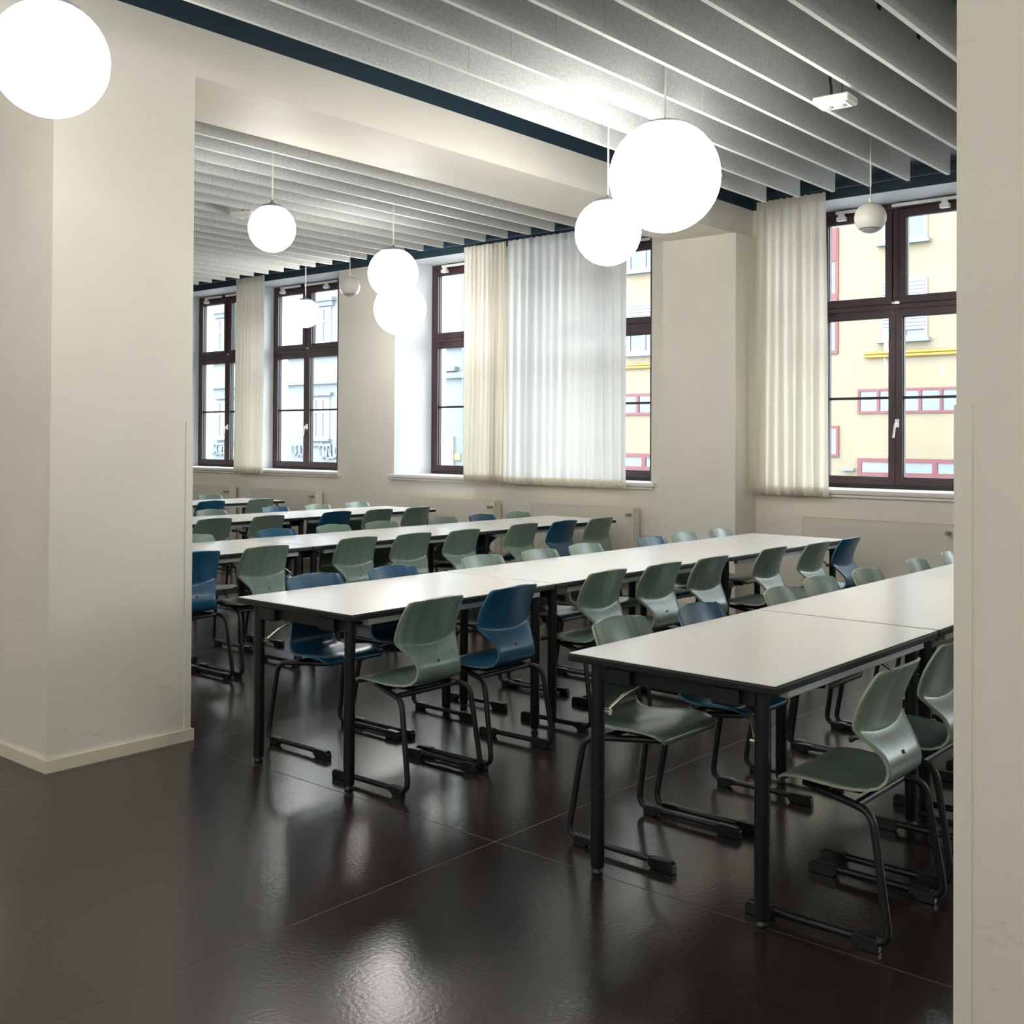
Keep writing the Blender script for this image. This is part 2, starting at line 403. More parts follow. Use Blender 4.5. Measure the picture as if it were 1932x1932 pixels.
# ------------------------------------------------------------------ windows
ZW0, ZW1 = 1.092, 3.556
TR0, TR1 = 2.575, 2.735
FD = 0.09
def member(name, parent, x0, x1, z0, z1, y0=YF, y1=YF + FD, mt='mahogany', bev=.006):
    me = MB().box(x0, x1, y0, y1, z0, z1).mesh(name, mt)
    if bev: bevel_mesh(me, bev, 1)
    return obj(name, me, parent)
WLAB = ['dark mahogany casement window farthest along the window wall', 'dark mahogany casement window behind the smallest lit globe lamp',
        'dark mahogany window beside the bunched end of the wide curtain', 'dark mahogany window behind the wide curtain, beside the pilaster',
        'dark mahogany window nearest the camera, yellow building outside', 'dark mahogany window hidden beyond the picture-edge pillar', 'dark mahogany window beyond the right-hand pillar, out of sight']
for wi, (c, l, r) in enumerate(WIN):
    w = bpy.data.objects.new('window_%d' % (wi + 1), None); COL.objects.link(w); w.location = (c, 0, 0)
    struct(w, WLAB[wi], 'window')
    # fixed frame
    member('frame_stile', w, -HW, -HW + .055, ZW0, ZW1); member('frame_stile', w, HW - .055, HW, ZW0, ZW1)
    member('frame_head', w, -HW + .055, HW - .055, ZW1 - .07, ZW1); member('frame_bottom', w, -HW + .055, HW - .055, ZW0, ZW0 + .035, mt='gasket', bev=0)
    member('transom', w, -HW + .055, HW - .055, TR0 + .055, TR0 + .105, y0=YF - .012)
    member('mullion', w, -.03, .03, TR1 - .03, ZW1 - .07)
    # sashes
    for sx in (-1, 1):
        x0, x1 = (-HW + .055, 0) if sx < 0 else (0, HW - .055)
        for z0, z1, nm in ((ZW0 + .037, TR0 + .053, 'casement_sash'), (TR0 + .107, ZW1 - .072, 'top_sash')):
            xa, xb = x0 + .002, x1 - .002
            if nm == 'top_sash': xa, xb = (x0 + .002, -.032) if sx < 0 else (.032, x1 - .002)
            wd = .058
            b = MB().box(xa, xa + wd, YF - .008, YF + .06, z0, z1).box(xb - wd, xb, YF - .008, YF + .06, z0, z1)
            b.box(xa + wd, xb - wd, YF - .008, YF + .06, z0, z0 + wd).box(xa + wd, xb - wd, YF - .008, YF + .06, z1 - wd, z1)
            sash = b.build(nm, 'mahogany', w)
            g0, g1, h0, h1 = xa + wd, xb - wd, z0 + wd, z1 - wd
            t = .007
            gs = MB().box(g0, g0 + t, YF + .01, YF + .05, h0, h1).box(g1 - t, g1, YF + .01, YF + .05, h0, h1).box(g0, g1, YF + .01, YF + .05, h0, h0 + t).box(g0, g1, YF + .01, YF + .05, h1 - t, h1)
            gs.build('glazing_gasket', 'gasket', sash)
            if nm == 'casement_sash':
                zm = 1.875
                MB().box(g0, g1, YF + .012, YF + .05, zm - .011, zm + .011).build('glazing_bar', 'gasket', sash)
                for a, b2 in ((h0 + t, zm - .011), (zm + .011, h1 - t)):
                    MB().box(g0 + t, g1 - t, YF + .028, YF + .032, a, b2).build('pane', 'glass', sash)
            else:
                MB().box(g0 + t, g1 - t, YF + .028, YF + .032, h0 + t, h1 - t).build('pane', 'glass', sash)
    # handle on the meeting stile
    hd = MB().box(.006, .036, YF - .03, YF - .008, 1.62, 1.69).build('handle', 'whiteplastic', w)
    MB().tube(fillet([(.021, YF - .03, 1.655), (.021, YF - .062, 1.655), (.006, YF - .066, 1.53)], .02), .0095, 8).build('lever', 'whiteplastic', hd)
    # top light opener: rods and scissors brackets
    for sx in (-1, 1):
        x0, x1 = (-HW + .2, -.12) if sx < 0 else (-.02, HW - .1)
        rod = MB().box(x0, x1, YF - .045, YF - .02, 3.505, 3.53).build('opener_rod', 'whiteplastic', w)
        bx = -HW + .22 if sx < 0 else HW - .33
        MB().box(bx, bx + .075, YF - .075, YF - .02, 3.44, 3.475).box(bx + .01, bx + .06, YF - .06, YF - .03, 3.475, 3.508).build('opener_bracket', 'whiteplastic', rod)
    MB().box(-HW + .06, -HW + .18, YF - .018, YF - .008, TR0 + .03, TR0 + .042).build('hinge', 'gasket', w)
    # sill board with a moulded nose
    a, b = l - c - .05, r - c + .05
    sb = MB().prism([(l - c, YW), (r - c, YW), (HW, YF + .02), (-HW, YF + .02)], ZP, ZW0)
    sb.prism_x([(YW, ZP - .01), (YW - .045, ZP - .005), (YW - .05, ZP + .012), (YW - .05, ZW0 - .004), (YW - .046, ZW0), (YW, ZW0)], a, b)
    sb.box(a + .015, b - .015, YW - .03, YW, ZP - .03, ZP - .01)
    sb.build('window_sill', 'sill', w)
    # reveal lining (white paint) as thin faces on jambs and head
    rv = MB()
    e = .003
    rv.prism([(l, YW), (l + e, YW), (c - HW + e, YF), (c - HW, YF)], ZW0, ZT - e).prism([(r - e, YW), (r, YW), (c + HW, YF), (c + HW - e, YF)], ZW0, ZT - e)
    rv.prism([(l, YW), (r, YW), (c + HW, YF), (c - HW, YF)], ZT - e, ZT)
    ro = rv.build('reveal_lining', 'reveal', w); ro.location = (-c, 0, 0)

# ------------------------------------------------------------------ felt baffles
def baffle_panel(y0, y1):
    t = .0125
    b = MB(); v = [(x, y, z) for z in (ZB, ZBT) for y in (y0, y1) for x in (-t, t)]
    b.add(v, [(0, 2, 3, 1)], 1); b.add(v, [(4, 5, 7, 6)], 0); b.add(v, [(0, 1, 5, 4), (2, 6, 7, 3)], 1); b.add(v, [(0, 4, 6, 2), (1, 3, 7, 5)], 0)
    return b.mesh('felt_panel', ['felt', 'feltedge'])
clip_me = MB().box(-.02, .02, -.015, .015, ZBT - .03, ZBT + .012).tube([(0, 0, ZBT + .01), (0, 0, ZC)], .003, 5).mesh('hanger', 'gasket')
BORD = ['first', 'second', 'third', 'fourth', 'fifth', 'sixth', 'seventh', 'eighth', 'ninth', 'tenth', 'eleventh', 'twelfth', 'thirteenth', 'fourteenth', 'fifteenth', 'sixteenth', 'seventeenth', 'eighteenth', 'nineteenth', 'twentieth']
def baffles(xlist, joints, end, label, group):
    ys_ = [j for j in joints if j < end - .2] + [end]
    mes = [baffle_panel(ys_[i] + .0015, ys_[i + 1] - .0015) for i in range(len(ys_) - 1)]
    for ib, x in enumerate(xlist):
        lb_ = label[0] % BORD[ib] if ib < label[2] else label[1]
        o = thing('ceiling_baffle', lb_, 'baffle', (x, 0, 0), 0, group)
        for me in mes: obj('felt_panel', me, o)
        for i in range(len(ys_) - 1):
            for yv in (ys_[i] + .25, ys_[i + 1] - .25): obj('hanger', clip_me, o, (0, yv, 0))
baffles([-2.63 - .2735 * k for k in range(5, -5, -1)], [1.4, 2.7, 4.0, 5.3, 6.6], 7.61, ('long grey felt ceiling baffle, %s from the beam, near bay', '', 99), 'ceiling baffles over the near bay')
baffles([-5.70 - .2672 * k for k in range(0, 38)], [3.3, 4.6, 5.9, 7.2 - .5], 7.52, ('grey felt ceiling baffle beyond the beam, %s from it', 'grey felt ceiling baffle among the farthest ones, far bay', 20), 'ceiling baffles over the far bay')

# ------------------------------------------------------------------ pendant globes
def pendant(px, py, pz, d, label, lit=True):
    r = d / 2
    t = thing('pendant_lamp', label, 'lamp', (px, py, pz), 0, 'lit globe pendant lamps')
    prof = [(r * math.sin(a), -r * math.cos(a)) for a in [R(9.0 * k) for k in range(0, 18)]]
    MB().lathe([(max(p, .0005), z) for p, z in prof], 32).build('globe', 'globe', t)
    rc, zc = prof[-1]
    cp = [(rc + .004, zc - .003), (rc + .004, zc + .006), (rc * .8, zc + .018), (rc * .3, zc + .028), (.012, zc + .032), (.006, zc + .05)]
    MB().lathe(cp, 32).build('cap', 'lampcap', t)
    MB().tube([(0, 0, zc + .03), (0, 0, ZC - pz - .03)], .006, 6).build('cord', 'cord', t)
    MB().lathe([(.05, ZC - pz - .035), (.05, ZC - pz - .001)], 20).build('ceiling_rose', 'cord', t)
    return t
pendant(-3.741, 1.882, 2.815, .40, 'lit white globe lamp cut by the top corner, beside the pillar')
pendant(-3.150, 4.900, 2.872, .58, 'largest lit white globe lamp, hanging above the second table row')
pendant(-3.909, 5.453, 2.750, .40, 'lit white globe lamp overlapped by the largest globe')
pendant(-5.760, 4.370, 2.834, .30, 'lit white globe lamp hanging in front of the far-bay baffles')
pendant(-6.441, 6.071, 2.812, .40, 'upper of the two overlapping lit globes before the pale wall')
pendant(-8.444, 8.062, 2.860, .55, 'lower of the two overlapping lit globes before the pale wall')
pendant(-9.215, 7.430, 2.812, .30, 'smallest lit globe lamp, in front of a far window')
for gx, gy, lb in ((1.6, 0.4, 'beside the picture-edge pillar'), (1.6, -2.6, 'by the rear wall, right-hand side'), (-1.0, -1.0, 'just behind the camera'), (-1.0, -3.6, 'by the rear wall, middle'),
                   (-3.6, -0.9, 'over the aisle behind the pillar line'), (-3.6, -3.4, 'by the rear wall, aisle side'), (-6.8, -1.4, 'beyond the beam behind the camera'), (2.2, 4.6, 'beyond the picture-edge pillar, window side')):
    pendant(gx, gy, 2.80, .55, 'large white globe lamp added as unseen fill light, ' + lb)  # extra globes added out of view to raise the general room light
pendant(-7.6, 0.6, 2.80, .55, 'white globe lamp added as unseen fill behind the aisle pillar')  # this and the next two: unseen globes added to fill the far bay
pendant(-10.5, 3.2, 2.80, .55, 'globe lamp added as unseen fill behind the aisle pillar, deep in the room')
pendant(-13.2, 5.4, 2.80, .55, 'large globe lamp added as unseen fill behind the aisle pillar, far end')

# ball loudspeakers
def ball_speaker(px, py, pz, label):
    r = .1
    t = thing('ball_speaker', label, 'speaker', (px, py, pz), 0, 'unlit ball loudspeakers')
    a0 = 46
    prof = [(r * math.sin(R(a)), -r * math.cos(R(a))) for a in range(a0, 181, 6)]
    MB().lathe([(p if p > 1e-4 else .0004, z) for p, z in prof], 36).build('shell', 'speaker', t)
    g = [(r * .985 * math.sin(R(a)), -r * .985 * math.cos(R(a))) for a in range(0, a0 + 1, 6)]
    MB().lathe([(max(p, .0004), z) for p, z in g], 36).build('grille', 'grille', t)
    MB().lathe([(.014, r - .003), (.010, r + .02), (.004, r + .035)], 12).build('cable_gland', 'speaker', t)
    MB().tube([(0, 0, r + .02), (0, 0, ZC - pz)], .0035, 6).build('cord', 'cord', t)
ball_speaker(-2.865, 6.866, 2.927, 'unlit ball loudspeaker hanging before the nearest window')
ball_speaker(-8.292, 7.234, 2.990, 'unlit ball loudspeaker hanging before the pale wall, far bay')

# emergency lights between the baffles
def emergency(px, py, pz, label, rz):
    t = thing('emergency_light', label, 'light', (px, py, pz), rz, 'white box emergency lights')
    hb = bevel_mesh(MB().box(-.095, .095, -.07, .07, .0, .04).mesh('housing', 'whiteplastic'), .006, 1)
    obj('housing', hb, t)
    MB().box(-.075, .075, -.052, .052, -.006, .001).build('lens', 'lens', t)
    for sx in (-.035, .035): MB().lathe([(.0004, -.012), (.022, -.010), (.028, -.004)], 16, cx=sx).build('lamp_dome', 'lens', t)
    MB().tube(fillet([(-.02, 0, .035), (-.02, 0, .10), (-.035, .02, .14), (-.03, .02, ZC - pz)], .03), .008, 6).build('cable', 'blackcable', t)
    MB().tube([(.03, .02, .035), (.03, .02, ZC - pz)], .0025, 5).build('suspension_wire', 'blackcable', t)
emergency(-2.455, 5.43, 3.235, 'white box emergency light among the near baffles', R(4))
emergency(-7.375, 5.33, 3.262, 'white box emergency light half behind a small lit globe', R(20))

# ------------------------------------------------------------------ curtains
def curtain(label, x0, x1, z0, z1, pitch, amp, cloth, seed, bottom_scale=1.0, y=8.78, flare=0.0):
    rnd = random.Random(seed)
    t = thing('curtain', label, 'curtain', ((x0 + x1) / 2, y, 0), 0, 'cream curtains on the window wall')
    w = x1 - x0; nf = max(3, int(round(w / pitch)))
    ph = [rnd.uniform(-.8, .8) for _ in range(nf + 2)]; am = [rnd.uniform(.3, 1.35) for _ in range(nf + 2)]
    wav = [rnd.uniform(-.5, .5) for _ in range(nf + 2)]
    nx = nf * 10; zs = [z0 + (z1 - z0) * k / 26 for k in range(27)]
    def pt(i, z):
        u = i / nx; k = u * nf; j = int(min(k, nf - 1)); fr = k - j
        a = am[j] * (1 - fr) + am[j + 1] * fr; p = ph[j] * (1 - fr) + ph[j + 1] * fr; q = wav[j] * (1 - fr) + wav[j + 1] * fr
        h = (z - z0) / (z1 - z0)
        aa = amp * a * (1.0 - .45 * h) * (1 if h < .96 else .6)
        xx = (u - .5) * w * (1 + flare * (1 - h)) + .012 * q * math.sin(3.1 * h + p)
        return (xx, aa * math.sin(2 * math.pi * k + p * (1 - h) * 1.1) + .01 * q * (1 - h), z)
    zh = z0 + .075
    b = MB()
    zz = [z for z in zs if z > zh + .02]; zz = [zh] + zz
    v = [pt(i, z) for z in zz for i in range(nx + 1)]; n = nx + 1
    b.add(v, [(r_ * n + i, r_ * n + i + 1, (r_ + 1) * n + i + 1, (r_ + 1) * n + i) for r_ in range(len(zz) - 1) for i in range(nx)], 0, True)
    b.build('cloth', cloth, t)
    # hem: doubled cloth, two layers joined along the lower edge
    hb = MB(); off = .004
    rows = [[(x, yv - off, z) for x, yv, z in (pt(i, zh + .004) for i in range(n))], [(x, yv - off, z) for x, yv, z in (pt(i, z0 + rnd.uniform(0, .004)) for i in range(n))],
            [(x, yv + off, z) for x, yv, z in (pt(i, z0 + .002) for i in range(n))], [(x, yv + off, z) for x, yv, z in (pt(i, zh + .004) for i in range(n))]]
    hb.add([p for rw in rows for p in rw], [(r_ * n + i, r_ * n + i + 1, (r_ + 1) * n + i + 1, (r_ + 1) * n + i) for r_ in range(3) for i in range(nx)], 0, True)
    hb.build('hem', 'hem', t)
    # gathered heading
    tb = MB(); rows = [[(x, yv - .005, z) for x, yv, z in (pt(i, z1 - .07) for i in range(n))], [(x, yv - .005, z) for x, yv, z in (pt(i, z1 + .006 * math.sin(i * .9)) for i in range(n))]]
    tb.add([p for rw in rows for p in rw], [(i, i + 1, n + i + 1, n + i) for i in range(nx)], 0, True)
    tb.build('heading', cloth, t)
    return t
curtain('narrow cream curtain gathered between the two far windows', -12.33, -11.72, 1.045, 3.60, .075, .034, 'curtain', 3)
curtain('bunched cream curtain at the far end of the wide sheer', -8.20, -7.60, 1.045, 3.575, .062, .036, 'curtain', 5)
curtain('wide white sheer curtain drawn across a window, glowing', -7.575, -6.07, 1.035, 3.575, .105, .028, 'sheer', 8, flare=.01)
curtain('cream curtain gathered beside the nearest window and pilaster', -4.69, -4.05, 1.03, 3.59, .08, .036, 'curtain', 12, flare=.08)
for x0, x1, lb in ((-14.4, -10.2, 'dark curtain track over the two far windows'), (-9.5, -5.9, 'dark curtain track over the wide sheer curtain'), (-4.70, -.9, 'dark curtain track over the nearest window')):
    t = thing('curtain_rail', lb, 'rail', ((x0 + x1) / 2, 8.78, 3.61))
    MB().box(-(x1 - x0) / 2, (x1 - x0) / 2, -.012, .012, 0, .022).build('track', 'darkceil', t)
    for k in range(5):
        xk = -(x1 - x0) / 2 + .1 + k * ((x1 - x0) - .2) / 4
        MB().box(xk - .006, xk + .006, -.01, .01, .022, ZC - 3.61).build('hanger', 'darkceil', t)

# ------------------------------------------------------------------ radiators
def radiator(x0, x1, label):
    t = thing('radiator', label, 'radiator', ((x0 + x1) / 2, 8.815, 0), 0, 'panel radiators under the windows')
    hw = (x1 - x0) / 2; z0, z1 = .15, .852
    obj('front_panel', bevel_mesh(MB().box(-hw + .012, hw - .05, -.055, -.047, z0 + .02, z1 - .012).mesh('front_panel', 'radiator'), .003, 1), t)
    MB().box(-hw + .012, hw - .012, -.046, .045, z0, z1 - .02).build('core', 'radiator', t)
    for sx in (-1, 1):
        MB().box(*(sorted((sx * hw, sx * (hw - .011)))), -.056, .05, z0, z1).build('side_cover', 'radiator', t)
    tg = MB().box(-hw + .011, hw - .011, -.056, -.046, z1 - .012, z1)
    tg.box(-hw + .011, hw - .011, .04, .05, z1 - .012, z1)
    n = int(2 * hw / .03)
    for k in range(n):
        xk = -hw + .02 + k * (2 * hw - .04) / n
        tg.box(xk, xk + .012, -.046, .04, z1 - .009, z1 - .002)
    tg.build('top_grille', 'radiator', t)
    MB().box(hw - .05, hw - .011, -.056, -.047, z0, z1 - .012).build('end_strip', 'radiator', t)
    v = MB().lathe([(.012, 0), (.012, .03), (.017, .032), (.017, .07), (.012, .074)], 14)
    o = v.build('thermostat_valve', 'valve', t, (hw - .03, -.056, z1 - .06)); o.rotation_euler = (R(90), 0, 0)
    MB().tube(fillet([(hw - .03, .0, z0), (hw - .03, .0, .05), (hw - .03, .06, .05)], .02), .009, 8).build('feed_pipe', 'radiator', t)
    for sx in (-1, 1):
        MB().box(sx * (hw - .2) - .02, sx * (hw - .2) + .02, .045, .065, z0 + .1, z1 - .1).build('bracket', 'radiator', t)
radiator(-13.75, -12.41, 'cream panel radiator under the farthest window')
radiator(-11.956, -10.645, 'cream panel radiator behind the fourth and fifth table rows')
radiator(-8.995, -7.729, 'cream panel radiator between the third and fourth table rows')
radiator(-7.23, -5.97, 'cream panel radiator behind the end of the third table row')
radiator(-4.249, -2.985, 'cream panel radiator under the nearest window')

# ------------------------------------------------------------------ tables
ZTAB = .76
def table_meshes(L):
    W = .79; hw, hl = W / 2, L / 2; d = {}
    top = MB()
    top.box(-hw + .003, hw - .003, -hl + .003, hl - .003, ZTAB - .004, ZTAB)
    d['tabletop'] = bevel_mesh(top.mesh('tabletop', 'laminate'), .0015, 1)
    d['edge_band'] = bevel_mesh(MB().box(-hw, hw, -hl, hl, ZTAB - .030, ZTAB - .0042).mesh('edge_band', 'blackedge'), .006, 2)
    sr = MB().box(-.028, .0, -hl + .11, hl - .11, ZTAB - .058, ZTAB - .030)
    for k in range(3): sr.box(0, .003, -hl + .11, hl - .11, ZTAB - .055 + k * .009, ZTAB - .050 + k * .009)
    d['side_rail'] = sr.mesh('side_rail', 'alu')
    d['end_rail'] = MB().box(-hw + .09, hw - .09, -.02, .02, ZTAB - .085, ZTAB - .030).mesh('end_rail', 'steel')
    d['leg'] = MB().lathe([(.022, .022), (.024, .028), (.024, ZTAB - .031)], 18).mesh('leg', 'steel')
    d['foot_cap'] = MB().lathe([(.018, 0), (.020, .004), (.020, .010), (.014, .014), (.014, .024)], 16).mesh('foot_cap', 'plastic')
    d['bracket'] = bevel_mesh(MB().box(-.05, .05, -.055, .055, ZTAB - .092, ZTAB - .031).mesh('bracket', 'steel'), .006, 1)
    return d
TM = {}
def table(x, y0, y1, label, rz=0.0):
    L = round(y1 - y0 - .006, 3)
    if L not in TM: TM[L] = table_meshes(L)
    d = TM[L]; hw, hl = .395, L / 2
    t = thing('dining_table', label, 'table', (x + hw, (y0 + y1) / 2, 0), rz, 'white folding tables in long rows')
    obj('tabletop', d['tabletop'], t); obj('edge_band', d['edge_band'], t)
    obj('side_rail', d['side_rail'], t, (hw - .018, 0, 0)); obj('side_rail', d['side_rail'], t, (-hw + .018, 0, 0), (0, 0, math.pi))
    for sy in (-1, 1):
        obj('end_rail', d['end_rail'], t, (0, sy * (hl - .068), 0))
        for sx in (-1, 1):
            lg = obj('leg', d['leg'], t, (sx * (hw - .081), sy * (hl - .066), 0))
            obj('foot_cap', d['foot_cap'], lg)
            obj('bracket', d['bracket'], t, (sx * (hw - .19), sy * (hl - .075), 0))
            p0 = Vector((-sx * .028, -sy * .012, .56)); p1 = Vector((-sx * .19, -sy * .19, ZTAB - .035))
            b = MB().tube([p0, p0 + (p1 - p0) * .25 + Vector((0, 0, .012)), p1], .0065, 6)
            st = b.build('stay', 'chrome', lg)
            MB().tube([p0 - Vector((-sx * .02, 0, 0)), p0 + Vector((-sx * .016, 0, 0))], .011, 10).build('pivot_bolt', 'chrome', st)
X1, X2, X3, X4, X5 = -2.343, -4.313, -6.757, -9.027, -11.414
table(X1 - .004, 3.050, 4.392, 'white table with black edge nearest the camera, front row', R(-.35))
table(X1, 4.400, 6.131, 'white table second from the aisle in the front row')
table(X1, 6.133, 7.870, 'white table at the window end of the front row')
table(X2, 3.090, 4.476, 'white table at the aisle end of the second row')
table(X2, 4.478, 6.268, 'white table in the middle of the second row')
table(X2, 6.270, 8.013, 'white table at the window end of the second row')
table(X3, 3.500, 4.892, 'white table of the third row, cut off by the aisle pillar')
table(X3, 4.894, 6.682, 'white table in the middle of the third row')
table(X3, 6.684, 8.480, 'white table at the window end of the third row')
table(X4, 4.800, 6.600, 'white table of the fourth row, cut off by the aisle pillar')
table(X4, 6.604, 8.408, 'white table at the window end of the fourth row')
table(X5, 6.480, 8.280, 'white table of the rearmost row, cut off by the aisle pillar')

# ------------------------------------------------------------------ chairs
# centre profile (forward y, height z, half width, sideways curl towards the sitter, lift of the edges)
PROF = [(.150, .416, .165, .000, .000), (.148, .430, .182, .000, .000), (.128, .442, .195, .000, .001), (.090, .448, .204, .000, .002), (.045, .446, .208, .000, .005),
        (.000, .439, .206, .000, .009), (-.045, .431, .198, .000, .012), (-.090, .427, .182, .000, .012), (-.132, .432, .164, .000, .008), (-.164, .447, .150, .000, .003),
        (-.182, .470, .140, .000, .000), (-.189, .495, .133, .001, .000), (-.186, .520, .131, .002, .000), (-.174, .545, .136, .003, .002), (-.157, .566, .150, .006, .006),
        (-.140, .584, .168, .011, .013), (-.127, .597, .182, .016, .020), (-.124, .604, .188, .021, .022), (-.128, .622, .190, .026, .020), (-.138, .656, .189, .030, .014),
        (-.153, .700, .186, .032, .008), (-.170, .740, .182, .032, .003), (-.187, .775, .177, .031, .000), (-.198, .796, .170, .030, -.001), (-.203, .806, .157, .029, -.003), (-.206, .810, .136, .028, -.004)]
def shell_mesh(name, face, edge):
    ns = 14; bm = bmesh.new(); grid = []
    for (y, z, hw_, curl, lift) in PROF:
        row = []
        for k in range(ns + 1):
            s = -1 + 2 * k / ns
            row.append(bm.verts.new((s * hw_, y + curl * abs(s) ** 2.2, z + lift * s * s)))
        grid.append(row)
    fs = []
    for i in range(len(grid) - 1):
        for k in range(ns):
            fs.append(bm.faces.new((grid[i][k], grid[i][k + 1], grid[i + 1][k + 1], grid[i + 1][k])))
    bmesh.ops.recalc_face_normals(bm, faces=fs)
    # explicit thickness: offset copy + rim
    bm.normal_update()
    th = .0085
    low = {}
    for v in list(bm.verts): low[v] = bm.verts.new(v.co - v.normal * th)
    nf = []
    for f in fs: nf.append(bm.faces.new([low[v] for v in reversed(f.verts)]))
    rim = []
    for e in [e for e in bm.edges if len(e.link_faces) == 1 and e.verts[0] in low]:
        a, b = e.verts; rim.append(bm.faces.new((a, b, low[b], low[a])))
    bmesh.ops.recalc_face_normals(bm, faces=list(bm.faces))
    for f in bm.faces: f.smooth = True; f.material_index = 0
    for f in rim: f.material_index = 1; f.smooth = False
    # crease line across the back: split shading a little
    me = bpy.data.meshes.new(name); bm.to_mesh(me); bm.free()
    me.materials.append(M[face]); me.materials.append(M[edge]); return me
SHELL = {'g': shell_mesh('seat_shell', 'green', 'greenedge'), 'b': shell_mesh('seat_shell', 'blue', 'blueedge')}
TR = .0122
def side_path(s):
    return fillet([(s * .10, .10, .410), (s * .15, -.02, .404), (s * .212, -.168, .398), (s * .228, -.228, .028), (s * .226, .225, .028)], .05, 5)
SIDE = {s: MB().tube(side_path(s), TR, 9).mesh('side_tube', 'steel') for s in (-1, 1)}
CROSS = MB().tube([(-.125, .03, .403), (.125, .03, .403)], TR, 8).tube([(-.185, -.105, .40), (.185, -.105, .40)], TR, 8).box(-.09, .09, -.08, .07, .406, .417).mesh('seat_carrier', 'steel')
def glide_me(L, tail):
    b = MB()
    prof = [(-L / 2, .0), (-L / 2, .030), (-L / 2 + .012, .041), (L / 2 - .015, .042), (L / 2, .034), (L / 2, .018), (L / 2 - tail, .014), (L / 2 - tail - .012, .0)]
    b.prism_x(prof, -.0148, .0148)
    return bevel_mesh(b.mesh('glide', 'plastic'), .003, 1)
GLF, GLR = glide_me(.105, .0), glide_me(.085, .02)
STUD = MB().box(-.005, .005, -.006, .006, .0415, .044).mesh('stud', 'alu')
BOLT = MB().lathe([(.0065, 0), (.0065, .002), (.004, .0035), (.0005, .0036)], 12).mesh('bolt', 'bolt')
def make_chair(col):
    t = thing('skid_chair', 'x', 'chair', (0, 0, 0), 0, 'plywood skid chairs at the long tables')
    obj('seat_shell', SHELL[col], t)
    for s in (-1, 1):
        sd = obj('side_tube', SIDE[s], t)
        obj('glide', GLF, sd, (s * .226, .185, 0), (0, 0, math.pi))
        obj('glide', GLR, sd, (s * .2275, -.155, 0))
    obj('seat_carrier', CROSS, t)
    obj('bolt', BOLT, t, (0, -.1800, .5365), (R(60), 0, 0))
    for sx in (-.07, .07): obj('bolt', BOLT, t, (sx, .02, .4435))
    return t
CH = {'g': make_chair('g'), 'b': make_chair('b')}
USED = {'g': False, 'b': False}
ORD = ['first', 'second', 'third', 'fourth', 'fifth', 'sixth', 'seventh', 'eighth', 'ninth', 'tenth']
ROWN = {1: 'front', 2: 'second', 3: 'third', 4: 'fourth', 5: 'rearmost'}
CN = {'g': 'sage green', 'b': 'deep blue'}
XEDGE = {1: X1, 2: X2, 3: X3, 4: X4, 5: X5}
def place(col, bx, by, side, label, rz):
    """bx,by = point under the middle of the top edge of the backrest; side L faces +x, R faces -x."""
    o = copy_tree(CH[col]) if USED[col] else CH[col]
    USED[col] = True
    base = -math.pi / 2 if side == 'L' else math.pi / 2
    a = base + rz
    fwd = Vector((-math.sin(a), math.cos(a)))
    o.location = (bx + fwd.x * .203, by + fwd.y * .203, 0); o.rotation_euler = (0, 0, a)
    o['label'] = label
    return o
# (colour, back x, back y) per row and side, from the aisle towards the windows
ROWS = {
 (1, 'L'): [('g', -2.50, 3.52), ('b', -2.46, 4.04), ('g', -2.45, 4.76), ('g', -2.50, 5.265), ('g', -2.47, 5.775), ('g', -2.455, 6.48), ('g', -2.45, 7.03)],
 (1, 'R'): [('g', -1.29, 3.41), ('g', -1.31, 3.99), ('g', -1.345, 4.76), ('g', -1.35, 5.40)],
 (2, 'L'): [('b', -4.44, 3.615), ('b', -4.38, 4.128), ('g', -4.435, 4.876), ('g', -4.38, 5.385), ('g', -4.44, 5.895), ('b', -4.385, 6.64), ('g', -4.445, 7.14), ('g', -4.45, 7.655)],
 (2, 'R'): [('g', -3.35, 3.465), ('b', -3.35, 3.985), ('g', -3.40, 4.815), ('g', -3.37, 5.318), ('g', -3.35, 5.82), ('g', -3.355, 6.607), ('g', -3.30, 7.14), ('b', -3.29, 7.645)],
 (3, 'L'): [('g', -6.84, 4.50), ('b', -6.80, 5.231), ('g', -6.82, 5.79), ('g', -6.81, 6.31), ('g', -6.80, 7.04), ('b', -6.80, 7.55), ('g', -6.79, 8.06)],
 (3, 'R'): [('b', -5.78, 3.87), ('g', -5.78, 4.40), ('g', -5.84, 5.231), ('g', -5.80, 5.735), ('g', -5.76, 6.24), ('g', -5.82, 7.021), ('b', -5.79, 7.526), ('g', -5.77, 8.03)],
 (4, 'L'): [('g', -9.15, 6.22), ('b', -9.12, 6.955), ('g', -9.12, 7.50), ('g', -9.13, 8.05)],
 (4, 'R'): [('g', -8.10, 5.60), ('g', -8.06, 6.14), ('b', -8.07, 6.941), ('g', -8.04, 7.46), ('g', -8.01, 7.96)],
 (5, 'L'): [('g', -11.60, 7.87)],
 (5, 'R'): [('b', -10.40, 7.14), ('g', -10.38, 7.79)],
}
rj = random.Random(21)
